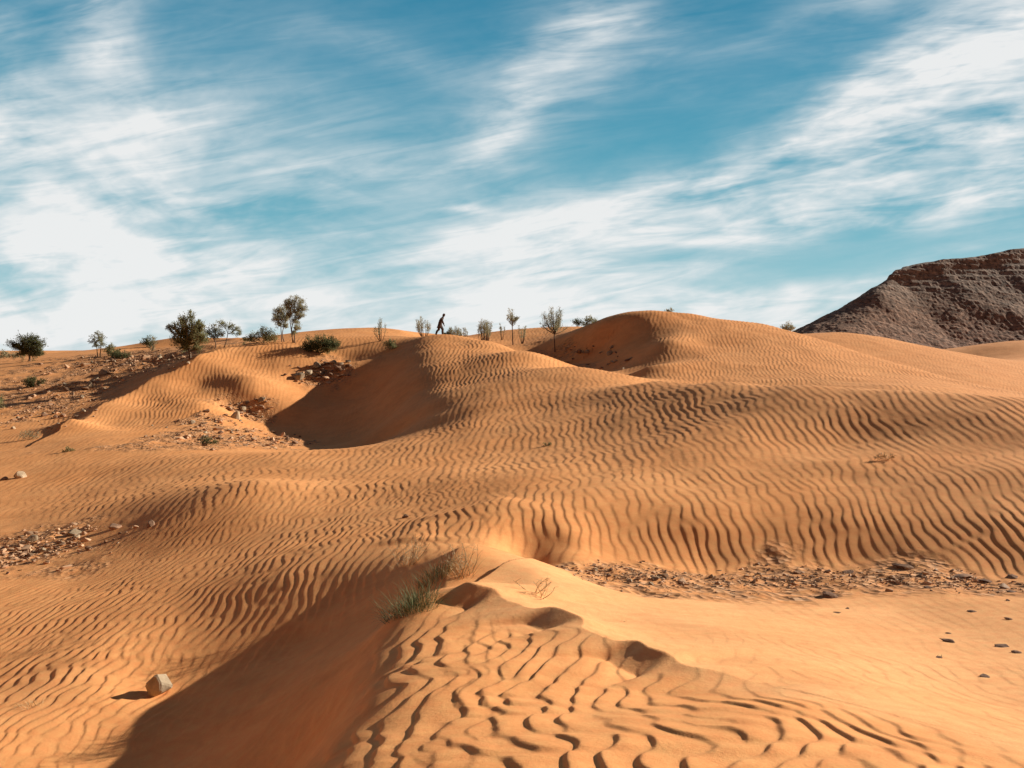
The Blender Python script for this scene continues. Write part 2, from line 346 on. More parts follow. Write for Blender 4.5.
def sand_material():
    m, nt, b = new_mat('sand'); L = nt.links
    tc = N(nt, 'ShaderNodeNewGeometry')
    pos = tc.outputs['Position']
    at = N(nt, 'ShaderNodeAttribute', attribute_name='stone')
    n1 = N(nt, 'ShaderNodeTexNoise', i_Scale=.35, i_Detail=5.0); L.new(pos, n1.inputs['Vector'])
    n2 = N(nt, 'ShaderNodeTexNoise', i_Scale=9.0, i_Detail=4.0); L.new(pos, n2.inputs['Vector'])
    n3 = N(nt, 'ShaderNodeTexNoise', i_Scale=260.0, i_Detail=2.0); L.new(pos, n3.inputs['Vector'])
    c1 = ramp(nt, n1.outputs[0], [(.3, (.85, .358, .126)), (.7, (.92, .418, .160))]).outputs[0]
    c2 = mixc(nt, .35, c1, ramp(nt, n2.outputs[0], [(.3, (.40, .38, .36)), (.7, (.60, .62, .64))]).outputs[0], 'OVERLAY')
    c3 = mixc(nt, .30, c2, ramp(nt, n3.outputs[0], [(.35, (.30, .28, .26)), (.65, (.70, .72, .74))]).outputs[0], 'OVERLAY')
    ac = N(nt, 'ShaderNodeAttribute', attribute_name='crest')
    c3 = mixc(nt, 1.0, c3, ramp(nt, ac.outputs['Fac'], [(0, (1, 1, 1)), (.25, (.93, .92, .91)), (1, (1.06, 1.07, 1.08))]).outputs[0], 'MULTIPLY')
    n6 = N(nt, 'ShaderNodeTexNoise', i_Scale=1.1, i_Detail=7.0, i_Roughness=.7, i_Distortion=.8); L.new(pos, n6.inputs['Vector'])
    c3 = mixc(nt, 1.0, c3, ramp(nt, n6.outputs[0], [(.3, (.86, .84, .82)), (.55, (1, 1, 1)), (.75, (1.05, 1.06, 1.07))]).outputs[0], 'MULTIPLY')
    alift = N(nt, 'ShaderNodeAttribute', attribute_name='sun_lift')
    c3 = mixc(nt, 1.0, c3, ramp(nt, alift.outputs['Fac'], [(.35, (1, 1, 1)), (.95, (1.08, 1.20, 1.36))]).outputs[0], 'MULTIPLY')  # sunlight painted into the sand colour: near bright slope made paler
    # gravelly ground
    v = N(nt, 'ShaderNodeTexVoronoi', i_Scale=9.0); L.new(pos, v.inputs['Vector'])
    gcol = ramp(nt, N_col(nt, v), [(.0, (.24, .115, .055)), (.45, (.44, .215, .10)), (.8, (.56, .29, .145)), (1, (.62, .38, .22))]).outputs[0]
    n4 = N(nt, 'ShaderNodeTexNoise', i_Scale=3.5, i_Detail=6.0); L.new(pos, n4.inputs['Vector'])
    mul = N(nt, 'ShaderNodeMath', operation='MULTIPLY'); L.new(at.outputs['Fac'], mul.inputs[0])
    rr = ramp(nt, n4.outputs[0], [(.36, (.15, .15, .15)), (.62, (1, 1, 1))]); L.new(rr.outputs[0], mul.inputs[1])
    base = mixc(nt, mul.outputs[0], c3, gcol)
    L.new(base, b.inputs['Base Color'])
    b.inputs['Roughness'].default_value = .95; b.inputs['Specular IOR Level'].default_value = .08
    n5 = N(nt, 'ShaderNodeTexNoise', i_Scale=34.0, i_Detail=5.0, i_Roughness=.65); L.new(pos, n5.inputs['Vector'])
    bp0 = N(nt, 'ShaderNodeBump', i_Strength=.35, i_Distance=.012); L.new(n5.outputs[0], bp0.inputs['Height'])
    bp = N(nt, 'ShaderNodeBump', i_Strength=.3, i_Distance=.004); L.new(n3.outputs[0], bp.inputs['Height']); L.new(bp0.outputs[0], bp.inputs['Normal'])
    bp2 = N(nt, 'ShaderNodeBump', i_Distance=.05); L.new(v.outputs['Distance'], bp2.inputs['Height'])
    L.new(mul.outputs[0], bp2.inputs['Strength']); L.new(bp.outputs[0], bp2.inputs['Normal'])
    L.new(bp2.outputs[0], b.inputs['Normal'])
    return m
def N_col(nt, v):
    sep = nt.nodes.new('ShaderNodeSeparateColor'); nt.links.new(v.outputs['Color'], sep.inputs[0]); return sep.outputs[0]
SAND = sand_material()

def build_ground():
    me = bpy.data.meshes.new('ground')
    nv = NS * NR; nfc = (NS - 1) * (NR - 1)
    co = np.stack([X, YY, Z], -1).astype(np.float32).reshape(-1)
    me.vertices.add(nv); me.vertices.foreach_set('co', co)
    ii, jj = np.meshgrid(np.arange(NR - 1), np.arange(NS - 1), indexing='ij')
    a0 = (ii * NS + jj).reshape(-1)
    quads = np.stack([a0, a0 + 1, a0 + NS + 1, a0 + NS], -1).astype(np.int32)
    me.loops.add(nfc * 4); me.loops.foreach_set('vertex_index', quads.reshape(-1))
    me.polygons.add(nfc); me.polygons.foreach_set('loop_start', np.arange(0, nfc * 4, 4, dtype=np.int32))
    me.polygons.foreach_set('use_smooth', np.ones(nfc, bool))
    me.update(calc_edges=True)
    at = me.attributes.new('stone', 'FLOAT', 'POINT'); at.data.foreach_set('value', sto_s.astype(np.float32).reshape(-1))
    lift_ = (1 - np.clip(rip, 0, 1)) * (1 - sto_s) * (1 - sstep(9, 13, YY)) * sstep(-.9, .2, X + .18 * (9 - YY)) * (1 - lee)  # mask of the smooth near slope that gets the painted sunlight
    at = me.attributes.new('sun_lift', 'FLOAT', 'POINT'); at.data.foreach_set('value', np.clip(lift_, 0, 1).astype(np.float32).reshape(-1))
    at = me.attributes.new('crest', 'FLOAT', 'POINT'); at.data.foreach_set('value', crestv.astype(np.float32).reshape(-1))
    me.materials.append(SAND)
    o = bpy.data.objects.new('ground', me); COL.objects.link(o)
    tag(o, kind='structure')
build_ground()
#@@OBJECTS
# ------------------------------------------------------------------ plant, stone, hill and figure materials
def leaf_mat(name, c1, c2, scale=1.3, thin=False):
    m, nt, b = new_mat(name)
    g = N(nt, 'ShaderNodeNewGeometry'); n = N(nt, 'ShaderNodeTexNoise', i_Scale=scale, i_Detail=3.0)
    nt.links.new(g.outputs['Position'], n.inputs['Vector'])
    c = ramp(nt, n.outputs[0], [(.35, c1), (.65, c2)]).outputs[0]
    rnd = ramp(nt, g.outputs['Random Per Island'], [(0, (.55, .55, .55)), (1, (1.3, 1.3, 1.3))]).outputs[0]
    lc = mixc(nt, 1.0, c, rnd, 'MULTIPLY'); nt.links.new(lc, b.inputs['Base Color']); b.inputs['Roughness'].default_value = .8
    if thin:
        tr = N(nt, 'ShaderNodeBsdfTranslucent'); ms_ = N(nt, 'ShaderNodeMixShader', i_Fac=.45); nt.links.new(lc, tr.inputs[0])
        nt.links.new(b.outputs[0], ms_.inputs[1]); nt.links.new(tr.outputs[0], ms_.inputs[2]); nt.links.new(ms_.outputs[0], nt.nodes['Material Output'].inputs[0])
    return m
M_OLIVE = leaf_mat('olive_leaves', (.22, .215, .095), (.36, .34, .165), thin=True)
M_DARK = leaf_mat('dark_green_leaves', (.11, .12, .052), (.20, .20, .09), thin=True)
M_GREY = leaf_mat('grey_twigs', (.30, .28, .165), (.44, .40, .25), thin=True)
M_STRAW = leaf_mat('dry_straw', (.42, .30, .16), (.62, .46, .26), 6)
M_GRASS = leaf_mat('grey_green_grass', (.12, .145, .06), (.27, .27, .13), 9)
M_BARK = leaf_mat('bark', (.10, .065, .04), (.19, .125, .08), 4)
def rock_mat(name, c1, c2, c3):
    m, nt, b = new_mat(name)
    tc = N(nt, 'ShaderNodeTexCoord'); n = N(nt, 'ShaderNodeTexNoise', i_Scale=2.2, i_Detail=7.0); nt.links.new(tc.outputs['Object'], n.inputs['Vector'])
    oi = N(nt, 'ShaderNodeObjectInfo')
    c = ramp(nt, n.outputs[0], [(.3, c1), (.5, c2), (.7, c3)]).outputs[0]
    rv = ramp(nt, oi.outputs['Random'], [(0, (.62, .60, .58)), (1, (1.2, 1.2, 1.2))]).outputs[0]
    nt.links.new(mixc(nt, 1.0, c, rv, 'MULTIPLY'), b.inputs['Base Color']); b.inputs['Roughness'].default_value = .9
    bp = N(nt, 'ShaderNodeBump', i_Strength=.5, i_Distance=.06); nt.links.new(n.outputs[0], bp.inputs['Height']); nt.links.new(bp.outputs[0], b.inputs['Normal'])
    return m
M_PALE = rock_mat('pale_limestone', (.34, .25, .16), (.46, .345, .225), (.56, .44, .30))
M_BROWN = rock_mat('brown_stone', (.20, .11, .065), (.33, .19, .115), (.43, .275, .175))
M_CLOD = rock_mat('dark_clod', (.13, .068, .04), (.25, .13, .073), (.40, .22, .12))

# ------------------------------------------------------------------ plants
class MB:
    def __init__(s): s.v = []; s.f = []
    def tube(s, pts_, r0, r1, k=5):
        base = len(s.v); m = len(pts_)
        for i, p in enumerate(pts_):
            t = (pts_[min(i + 1, m - 1)] - pts_[max(i - 1, 0)]).normalized()
            a = t.cross(Vector((.3, .9, .2))).normalized(); b = t.cross(a)
            r = r0 + (r1 - r0) * i / (m - 1)
            for j in range(k):
                an = 2 * math.pi * j / k; s.v.append(p + (a * math.cos(an) + b * math.sin(an)) * r)
        for i in range(m - 1):
            for j in range(k):
                s.f.append((base + i * k + j, base + i * k + (j + 1) % k, base + (i + 1) * k + (j + 1) % k, base + (i + 1) * k + j))
        s.f.append(tuple(base + (m - 1) * k + j for j in range(k)))
    def leaf(s, p, d, ln, wd):
        side = d.cross(Vector((random.gauss(0, 1), random.gauss(0, 1), random.gauss(0, 1)))).normalized() * wd * .5
        b = len(s.v); q = p + d * ln * .45
        s.v += [p, q + side, p + d * ln, q - side]; s.f.append((b, b + 1, b + 2, b + 3))
    def blade(s, p, d, ln, wd, droop):
        side = Vector((d.y + random.gauss(0, .4), -d.x + random.gauss(0, .4), 0)).normalized() * wd * .5
        b = len(s.v); q = p.copy(); dd = d.copy()
        for i in range(5):
            w = (1 - i / 4.3); s.v += [q + side * w, q - side * w]
            q = q + dd * ln / 4; dd = (dd + Vector((0, 0, -droop)) * .25).normalized()
        for i in range(4): s.f.append((b + 2 * i, b + 2 * i + 1, b + 2 * i + 3, b + 2 * i + 2))
    def build(s, name, mat, parent=None): return mesh_obj(name, s.v, s.f, mat, parent)

def bent(a, b, k=7, wob=.06, sag=.0):
    L_ = (b - a).length; out = []
    o1 = Vector((random.gauss(0, wob), random.gauss(0, wob), random.gauss(0, wob * .5))) * L_
    for i in range(k):
        t = i / (k - 1)
        p = a.lerp(b, t) + o1 * math.sin(math.pi * t) + Vector((0, 0, sag * L_ * math.sin(math.pi * t)))
        out.append(p)
    return out

def plant(name, label, cat, at, clumps, leafm, stems=None, dens=1.0, leaf=(1.7, .55), up=.35, bark=M_BARK, trunk_r=.9, group=None, seed=0, crown_name='crown', trunk_name='trunk', blow=0.0):
    """clumps: (right, up, radius) in pixels as seen from the path, scaled by depth to metres."""
    random.seed(seed + 100)
    px = at.y / F
    root = empty(name, at); tag(root, label, cat, group)
    T = MB(); C = MB()
    st0 = stems or [(0, 0, 0)]
    cl = []
    for (cx, cz, r) in clumps:
        r *= 1.22
        cl.append((Vector((cx * px, random.uniform(-.35, .35) * (abs(cx) * .8 + r) * px, cz * px)), r * px))
    # main stems, then a limb to each clump from the nearest stem top
    tops = []
    for (dx, tx, tz) in st0:
        base = Vector((dx * px, random.uniform(-.5, .5) * abs(dx) * px, -.12))
        if tz > 0:
            top = Vector((tx * px, random.uniform(-.5, .5) * px, tz * px))
            pth = bent(base, top, 8, .05); T.tube(pth, trunk_r * px, trunk_r * px * .6); tops.append(pth)
        else: tops.append([base])
    for c, r in cl:
        best = min((p for pth in tops for p in pth[len(pth) // 2:]), key=lambda p: (p - c).length + .4 * max(0, p.z - c.z))
        pth = bent(best, c, 7, .07); T.tube(pth, trunk_r * px * .55, trunk_r * px * .22, 4)
        for k in range(int(7 + r / px * 1.5)):
            d = Vector((random.gauss(blow, 1), random.gauss(0, 1), random.gauss(up, .8))).normalized()
            a = pth[random.choice((3, 4, 5, 6))]
            e = c + d * r * random.uniform(.6, 1.05)
            tw = bent(a, e, 5, .06); T.tube(tw, trunk_r * px * .20, trunk_r * px * .08, 3)
            # leaf sprays along each twig
            m = int(dens * (6 + 3.2 * r / px))
            for q in range(m):
                t = random.random() ** .6
                p = a.lerp(e, t) + Vector((random.gauss(0, 1), random.gauss(0, 1), random.gauss(0, 1))) * r * .16
                dd = (d * .7 + Vector((random.gauss(blow * .5, .7), random.gauss(0, .7), random.gauss(up, .6)))).normalized()
                C.leaf(p, dd, leaf[0] * px * random.uniform(.5, 1.4), leaf[1] * px * random.uniform(.6, 1.3))
    T.build(trunk_name, bark, root); C.build(crown_name, leafm, root)
    return root

def broom(name, label, cat, at, w, h, n, seed, low=.25, lean=0.0, mat=None, foot=.12, dens=1.7, split=0.0):
    """upright multi-stemmed plant: w, h in pixels as seen from the path, scaled by depth to metres."""
    random.seed(seed + 300); px = at.y / F; mat = mat or M_GREY
    root = empty(name, at); tag(root, label, cat)
    T = MB(); C = MB()
    if split > 0:
        mid = Vector((lean * split * h * px * .3, 0, split * h * px)); T.tube(bent(Vector((0, 0, -.1)), mid, 7, .05), .9 * px * .7, .45 * px, 5)
    for i in range(n):
        a = random.uniform(0, 6.283); q = random.random() ** .55
        b = Vector((math.cos(a) * foot * w * px * random.random(), math.sin(a) * foot * w * px * random.random(), -.08))
        if split > 0: b = mid * random.uniform(.75, 1.0)
        hh = h * px * random.uniform(.62, 1.03) * (1 - .28 * q * q)
        e = Vector((math.cos(a) * q * .5 * w * px + lean * hh * .35, math.sin(a) * q * .5 * w * px, hh))
        out = Vector((math.cos(a), math.sin(a), 0)) * q * w * px * .10
        pth = []
        for k in range(9):
            t = k / 8; p = b.lerp(e, t) + out * math.sin(math.pi * t) + Vector((random.gauss(0, .012), random.gauss(0, .012), 0)) * h * px * t; pth.append(p)
        T.tube(pth, .30 * px, .09 * px, 4)
        L_ = (e - b).length
        for k in range(int(dens * 46)):
            t = low + (1 - low) * random.random() ** .75
            f = t * 8; i0 = min(int(f), 7); p = pth[i0].lerp(pth[i0 + 1], f - i0)
            d = (Vector((random.gauss(lean * .5, .55), random.gauss(0, .55), random.gauss(.75, .4)))).normalized()
            p = p + Vector((random.gauss(0, 1), random.gauss(0, 1), random.gauss(0, .6))) * w * px * .045
            C.leaf(p, d, px * random.uniform(1.0, 2.8), px * random.uniform(.22, .48))
    T.build('stems' if split == 0 else 'trunk', M_BARK, root); C.build('foliage' if split == 0 else 'crown', mat, root)
    return root

def H(px, py, Y=None):
    if Y: return aty(px, Y)
    p = hit(px, py)
    return p if p is not None else aty(px, 70)

plant('tree', 'dark rounded tree on the stony rise at the far left of the skyline', 'tree', H(29, 361),
      [(-10, 14, 6), (-5, 20, 6), (2, 22, 6), (8, 19, 6), (12, 13, 5), (4, 12, 7), (-4, 11, 6), (-15, 16, 4), (13, 8, 4), (-9, 7, 5), (6, 6, 5), (0, 16, 7)], M_DARK, [(0, 0, 7)], 1.7, trunk_r=1.2, seed=1)
plant('tree', 'slim open sapling with a forked stem left of the stone-strewn slope', 'tree', H(99, 357),
      [(-4, 17, 4), (2, 19, 4), (4, 13, 3.5), (-3, 11, 3.2), (0, 22, 3)], M_OLIVE, [(-1, -2, 10), (1, 2, 10)], .9, trunk_r=.6, seed=2)
plant('bush', 'low twiggy bush at the foot of the slim forked sapling', 'bush', H(109, 356), [(-4, 4, 4), (2, 6, 4.5), (7, 4, 4), (3, 9, 3)], M_OLIVE, None, .9, trunk_r=.5, seed=3, crown_name='foliage', trunk_name='stems')
plant('bush', 'small dark bush on the far orange dune between the sapling and the big leafy tree', 'bush', H(148, 347), [(-5, 5, 3.5), (1, 7, 3.5), (-2, 3, 3), (4, 2, 3)], M_DARK, None, 1.0, trunk_r=.5, seed=4, crown_name='foliage', trunk_name='stems')
plant('bush', 'thin yellowish bush on the bright far dune left of the big leafy tree', 'bush', H(153, 351), [(-1, 3, 3), (1, 8, 3), (0, 12, 2.5)], M_GREY, None, .6, trunk_r=.4, seed=5, crown_name='foliage', trunk_name='stems')
plant('tree', 'tall leafy tree with ragged top rising from the stony ridge at left', 'tree', H(190, 359),
      [(-16, 30, 5), (-9, 34, 6), (-3, 38, 6), (1, 45, 3.2), (5, 32, 7), (10, 25, 7), (-8, 24, 8), (0, 22, 9), (-12, 17, 6), (8, 17, 7), (11, 34, 3.5), (-1, 14, 7), (-22, 31, 2.5), (13, 20, 6), (3, 26, 8), (9, 10, 5), (-6, 10, 5), (14, 30, 4)], M_OLIVE, [(0, -2, 14)], 1.7, trunk_r=1.6, seed=6, up=.5)
plant('tree', 'flat topped tree with bare stems just right of the tall leafy tree', 'tree', H(214, 349), [(-5, 16, 4.5), (2, 20, 5), (5, 14, 4.5), (-1, 12, 4)], M_OLIVE, [(0, 0, 10)], 1.1, trunk_r=.7, seed=7)
plant('tree', 'leaning small tree with a wide sparse crown over bare stems on the ridge', 'tree', H(226, 347), [(-4, 22, 4.5), (3, 20, 4.5), (9, 17, 4), (13, 13, 3.2)], M_OLIVE, [(-2, 2, 13)], 1.0, trunk_r=.6, seed=8)
plant('bush', 'spreading low bush on the ridge left of the twin feathery trees', 'bush', H(263, 343), [(-14, 4, 4), (-8, 6, 5), (-1, 10, 5.5), (6, 9, 5.5), (11, 5, 5), (3, 4, 5), (-19, 2, 3)], M_OLIVE, None, 1.2, trunk_r=.5, seed=9, crown_name='foliage', trunk_name='stems')
plant('tree', 'shorter of the twin feathery trees, on the left of the pair', 'tree', H(283, 342), [(-6, 28, 5), (0, 31, 5), (4, 26, 4.6), (-6, 22, 4.6), (1, 21, 5), (-3, 16, 4), (3, 14, 3)], M_GREY, [(-1, -2, 15), (2, 1, 15)], 1.6, (1.9, .42), up=.9, trunk_r=.6, seed=10)
plant('tree', 'taller of the twin feathery trees, broom shaped and on the right of the pair', 'tree', H(294, 343), [(-6, 38, 4.5), (0, 42, 4.8), (6, 40, 4.8), (10, 34, 4.4), (-3, 34, 5), (4, 30, 5.4), (8, 25, 4.4), (-4, 26, 4.4), (2, 20, 4.8), (4, 13, 4), (0, 8, 3)], M_GREY, [(-1, -4, 24), (0, 1, 24), (1, 4, 22)], 1.6, (1.9, .42), up=1.0, trunk_r=.6, seed=11)
plant('bush', 'dense dark green bush on the ridge below the twin feathery trees', 'bush', H(319, 353), [(-14, 6, 5), (-8, 9, 6.5), (0, 10, 7), (8, 11, 6.5), (14, 9, 5.5), (4, 5, 7), (-6, 4, 6), (12, 4, 5), (17, 6, 3.5)], M_DARK, None, 2.0, trunk_r=.5, seed=12, crown_name='foliage', trunk_name='stems')
broom('shrub', 'thin sapling with upright twigs on the dune left of the walking figure', 'shrub', H(381, 341), 14, 23, 9, 13, .35, dens=1.2)
plant('bush', 'small rounded bush on the shaded edge left of the figure\'s dune', 'bush', H(390, 350), [(-2, 5, 4), (2, 8, 3.2), (3, 3, 4)], M_OLIVE, None, 1.0, trunk_r=.4, seed=14, crown_name='foliage', trunk_name='stems')
broom('shrub', 'vase shaped leafless shrub just left of the walking figure', 'shrub', H(424, 335, 70), 17, 22, 15, 15, .45, -.1, dens=1.4)
plant('bush', 'low bush touching the right side of the walking figure', 'bush', H(446, 336, 68), [(-2, 3, 3), (1, 5, 3), (4, 3, 3)], M_OLIVE, None, 1.1, trunk_r=.4, seed=16, crown_name='foliage', trunk_name='stems')
broom('bush', 'upright bush second to the right of the walking figure', 'bush', H(455, 337, 68), 15, 14, 24, 17, .1, foot=.3)
broom('shrub', 'single thin twig shrub standing between the two bushy clumps right of the figure', 'shrub', H(466, 337, 72), 6, 16, 5, 18, .3, -.15, dens=1.0)
broom('shrub', 'bushy headed shrub on several bare stems right of the figure', 'shrub', H(485, 341, 74), 18, 26, 24, 19, .45, foot=.35)
broom('shrub', 'tiny wisp of a shrub between the bushy shrub and the tall thin sapling', 'shrub', H(502, 340, 78), 5, 19, 4, 20, .5, dens=1.0)
broom('tree', 'tall thin sapling with a small windblown crown in the middle of the skyline', 'tree', H(513, 345), 12, 42, 13, 21, .15, -.12, split=.55)
broom('shrub', 'short thin shrub right beside the tall thin sapling', 'shrub', H(522, 344), 8, 25, 6, 22, .4, dens=1.2)
broom('tree', 'windswept slender tree with a brushy crown leaning left above the stone patch', 'tree', H(555, 352), 27, 49, 34, 23, .2, -.12, split=.45)
plant('bush', 'small dark bush half hidden behind the far dune, the left of two', 'bush', H(578, 326, 92), [(-2, 5, 3.5), (2, 4, 3.5)], M_DARK, None, 1.2, trunk_r=.4, seed=24, crown_name='foliage', trunk_name='stems')
plant('bush', 'wider bush half hidden behind the far dune beside the high dune\'s shaded face', 'bush', H(590, 327, 92), [(-4, 4, 4), (0, 7, 4.2), (5, 5, 4), (9, 3, 3)], M_OLIVE, None, 1.3, trunk_r=.4, seed=25, crown_name='foliage', trunk_name='stems')
plant('bush', 'tiny tuft showing over the top of the high rippled dune', 'bush', H(669, 313, 68), [(-2, 1, 2.4), (2, 2, 2.4)], M_GREY, None, .9, trunk_r=.3, seed=26, crown_name='foliage', trunk_name='stems')
plant('bush', 'lone twiggy bush on the skyline between the high dune and the rocky hill', 'bush', H(787, 329, 66), [(-5, 5, 3.2), (0, 8, 3.8), (5, 5, 3.2), (1, 4, 3)], M_GREY, None, 1.1, trunk_r=.4, seed=27, crown_name='foliage', trunk_name='stems')
plant('bush', 'dark low bush on bright sand left of the shaded stony slope', 'bush', H(30, 387), [(-3, 6, 4.5), (5, 6, 4), (12, 5, 3.4), (0, 2, 4)], M_DARK, None, 1.5, trunk_r=.4, seed=28, crown_name='foliage', trunk_name='stems')
plant('bush', 'grey green bush cut off by the left edge, on the stony flat', 'bush', H(-4, 410), [(-4, 6, 7), (2, 9, 6), (0, 3, 6)], M_OLIVE, None, 1.5, trunk_r=.4, seed=29, crown_name='foliage', trunk_name='stems')
plant('bush', 'dark mounded bush among the stones below the slim forked sapling', 'bush', H(120, 359), [(-6, 3, 4), (0, 4, 4.4), (6, 3, 4)], M_DARK, None, 1.5, trunk_r=.4, seed=30, crown_name='foliage', trunk_name='stems')
plant('bush', 'bleached wispy bush left of the dark rounded tree', 'bush', H(3, 359), [(-4, 4, 3.5), (1, 5, 3.5), (5, 3, 3)], M_GREY, None, .9, trunk_r=.3, seed=31, crown_name='foliage', trunk_name='stems')
plant('bush', 'bleached twigs at the foot of the dark rounded tree', 'bush', H(14, 360), [(-2, 5, 3), (3, 4, 3)], M_GREY, None, .9, trunk_r=.3, seed=32, crown_name='foliage', trunk_name='stems')
plant('plant', 'small fresh green plant among brown stones at the edge of the big shadow', 'plant', H(207, 446), [(-4, 4, 3.6), (2, 6, 3.6), (7, 3, 3)], M_DARK, None, 1.2, trunk_r=.3, seed=33, crown_name='foliage', trunk_name='stems')
plant('plant', 'flat dry tuft on smooth sand near the left edge', 'plant', H(68, 452), [(-3, 1, 2.2), (1, 2, 2.4), (4, 1, 2)], M_OLIVE, None, .7, trunk_r=.25, seed=34, crown_name='foliage', trunk_name='stems')
plant('plant', 'faint dry bush on pale sand below the left stone patch', 'plant', H(28, 440), [(-6, 4, 4), (2, 5, 5), (8, 3, 4)], M_GREY, None, .35, trunk_r=.25, seed=35, crown_name='foliage', trunk_name='stems')
plant('plant', 'dry straw tuft on the rippled rise at right', 'plant', H(884, 460), [(-6, 3, 3), (0, 4, 3), (6, 3, 3)], M_STRAW, None, .5, (2.4, .5), trunk_r=.2, bark=M_STRAW, seed=36, crown_name='foliage', trunk_name='stems')
plant('plant', 'tiny dark tuft alone on the ripples in mid picture', 'plant', H(548, 446), [(-3, 1, 1.8), (2, 1.5, 1.8)], M_DARK, None, .7, trunk_r=.25, seed=37, crown_name='foliage', trunk_name='stems')

def tuft(name, label, cat, at, n, spread, hgt, mat, width, droop, seed, lean=(0, 0), twigs=0, part='blades'):
    random.seed(seed); root = empty(name, at); tag(root, label, cat)
    B = MB(); T = MB()
    for i in range(n):
        a = random.uniform(0, 6.283); r = random.random() ** .6
        x, y = math.cos(a) * r * spread[0], math.sin(a) * r * spread[1]
        p = Vector((x, y, zat(at.x + x, at.y + y) - at.z - .01))
        d = Vector((math.cos(a) * r * .7 + random.gauss(lean[0], .3), math.sin(a) * r * .7 + random.gauss(lean[1], .3), 1)).normalized()
        B.blade(p, d, hgt * random.uniform(.45, 1.1), width * random.uniform(.6, 1.3), droop * random.uniform(.3, 1.6))
    B.build(part, mat, root)
    for i in range(twigs):
        a = random.uniform(0, 6.283); x, y = math.cos(a) * spread[0] * .5, math.sin(a) * spread[1] * .5
        p = Vector((x, y, zat(at.x + x, at.y + y) - at.z - .02))
        e = p + Vector((random.gauss(lean[0], .35), random.gauss(lean[1], .3), random.uniform(.5, 1))).normalized() * hgt * random.uniform(.7, 1.2)
        pt = bent(p, e, 7, .08); T.tube(pt, width * .8, width * .3, 4)
        for k in (2, 3, 4, 5):
            for q in range(2):
                e2 = pt[k] + Vector((random.gauss(0, .6), random.gauss(0, .5), random.uniform(.1, .8))).normalized() * hgt * random.uniform(.18, .38)
                T.tube(bent(pt[k], e2, 4, .1), width * .45, width * .2, 3)
    if twigs: T.build('twigs', M_STRAW, root)
    return root
tuft('grass_clump', 'grey green grass clump on the shaded side of the nearest sand crest', 'grass', H(413, 607), 460, (.26, .24), .31, M_GRASS, .005, 1.4, 41, (-.12, -.05))
tuft('grass_clump', 'smaller grass clump half buried in the dark hollow just behind the front one', 'grass', H(436, 578), 240, (.20, .22), .25, M_GRASS, .005, 1.2, 42, (-.1, 0))
tuft('dry_shrub', 'bleached leafless shrub behind the grass clump at the sand crest', 'shrub', H(408, 566), 40, (.16, .16), .36, M_STRAW, .004, .5, 43, (-.1, 0), 12, 'stalks')
tuft('dry_shrub', 'straw coloured shrub on the bright tip of the sand crest', 'shrub', H(463, 576), 60, (.14, .16), .34, M_STRAW, .005, .6, 44, (.1, 0), 12, 'stalks')
tuft('dry_twig', 'few bare twigs standing on the bright sunlit slope right of the crest', 'twig', H(537, 595), 8, (.10, .08), .20, M_STRAW, .005, .3, 45, (.1, 0), 6, 'stalks')
tuft('dry_twig', 'pair of tiny pale stalks on the bright slope below the bare twigs', 'twig', H(621, 622), 6, (.06, .05), .06, M_STRAW, .004, .3, 46, (0, 0), 0, 'stalks')
tuft('dry_twig', 'flattened pale plant litter on the sand at the left edge', 'twig', H(30, 708), 60, (.14, .10), .10, M_STRAW, .004, 1.5, 47, (-.3, 0), 0, 'stalks')

# ------------------------------------------------------------------ stones
import bmesh
def rock_mesh(name, seed, mat, flat=.6, k=16, rough=.0):
    r = random.Random(seed); bm = bmesh.new()
    for i in range(k):
        v = Vector((r.gauss(0, 1), r.gauss(0, 1), r.gauss(0, 1))).normalized() * r.uniform(.82, 1.08)
        bm.verts.new((v.x * .5, v.y * .42, v.z * .5 * flat))
    res = bmesh.ops.convex_hull(bm, input=bm.verts)
    bmesh.ops.delete(bm, geom=[g for g in res['geom_interior'] if isinstance(g, bmesh.types.BMVert)], context='VERTS')
    bmesh.ops.bevel(bm, geom=list(bm.edges), offset=.035, segments=1, affect='EDGES')
    me = bpy.data.meshes.new(name); bm.to_mesh(me); bm.free(); me.materials.append(mat); return me
ROCKS = {k: [rock_mesh('rock', 10 * i + j, m, fl, 15) for j in range(6)] for i, (k, m, fl) in enumerate((('pale', M_PALE, .75), ('brown', M_BROWN, .6), ('clod', M_CLOD, .42)))}
rr = random.Random(3)
def rock(px, py, size, tone, label, group=None, name='rock', sink=.25, tall=1.0, at=None):
    p = at if at is not None else hit(px, py)
    if p is None: return None
    o = bpy.data.objects.new(name, rr.choice(ROCKS[tone])); COL.objects.link(o)
    s = size * p.y / F
    o.scale = (s * rr.uniform(.85, 1.15), s * rr.uniform(.8, 1.1), s * rr.uniform(.8, 1.15) * tall)
    o.rotation_euler = (rr.gauss(0, .2), rr.gauss(0, .2), rr.uniform(0, 6.28))
    o.location = (p.x, p.y, p.z + s * .5 * (.5 if tone != 'clod' else .14) * tall - s * sink * .5)
    if tone == 'clod': o.scale[2] *= .5; o.rotation_euler = (rr.gauss(0, .08), rr.gauss(0, .08), rr.uniform(0, 6.28))
    tag(o, label, 'rock', group); return o

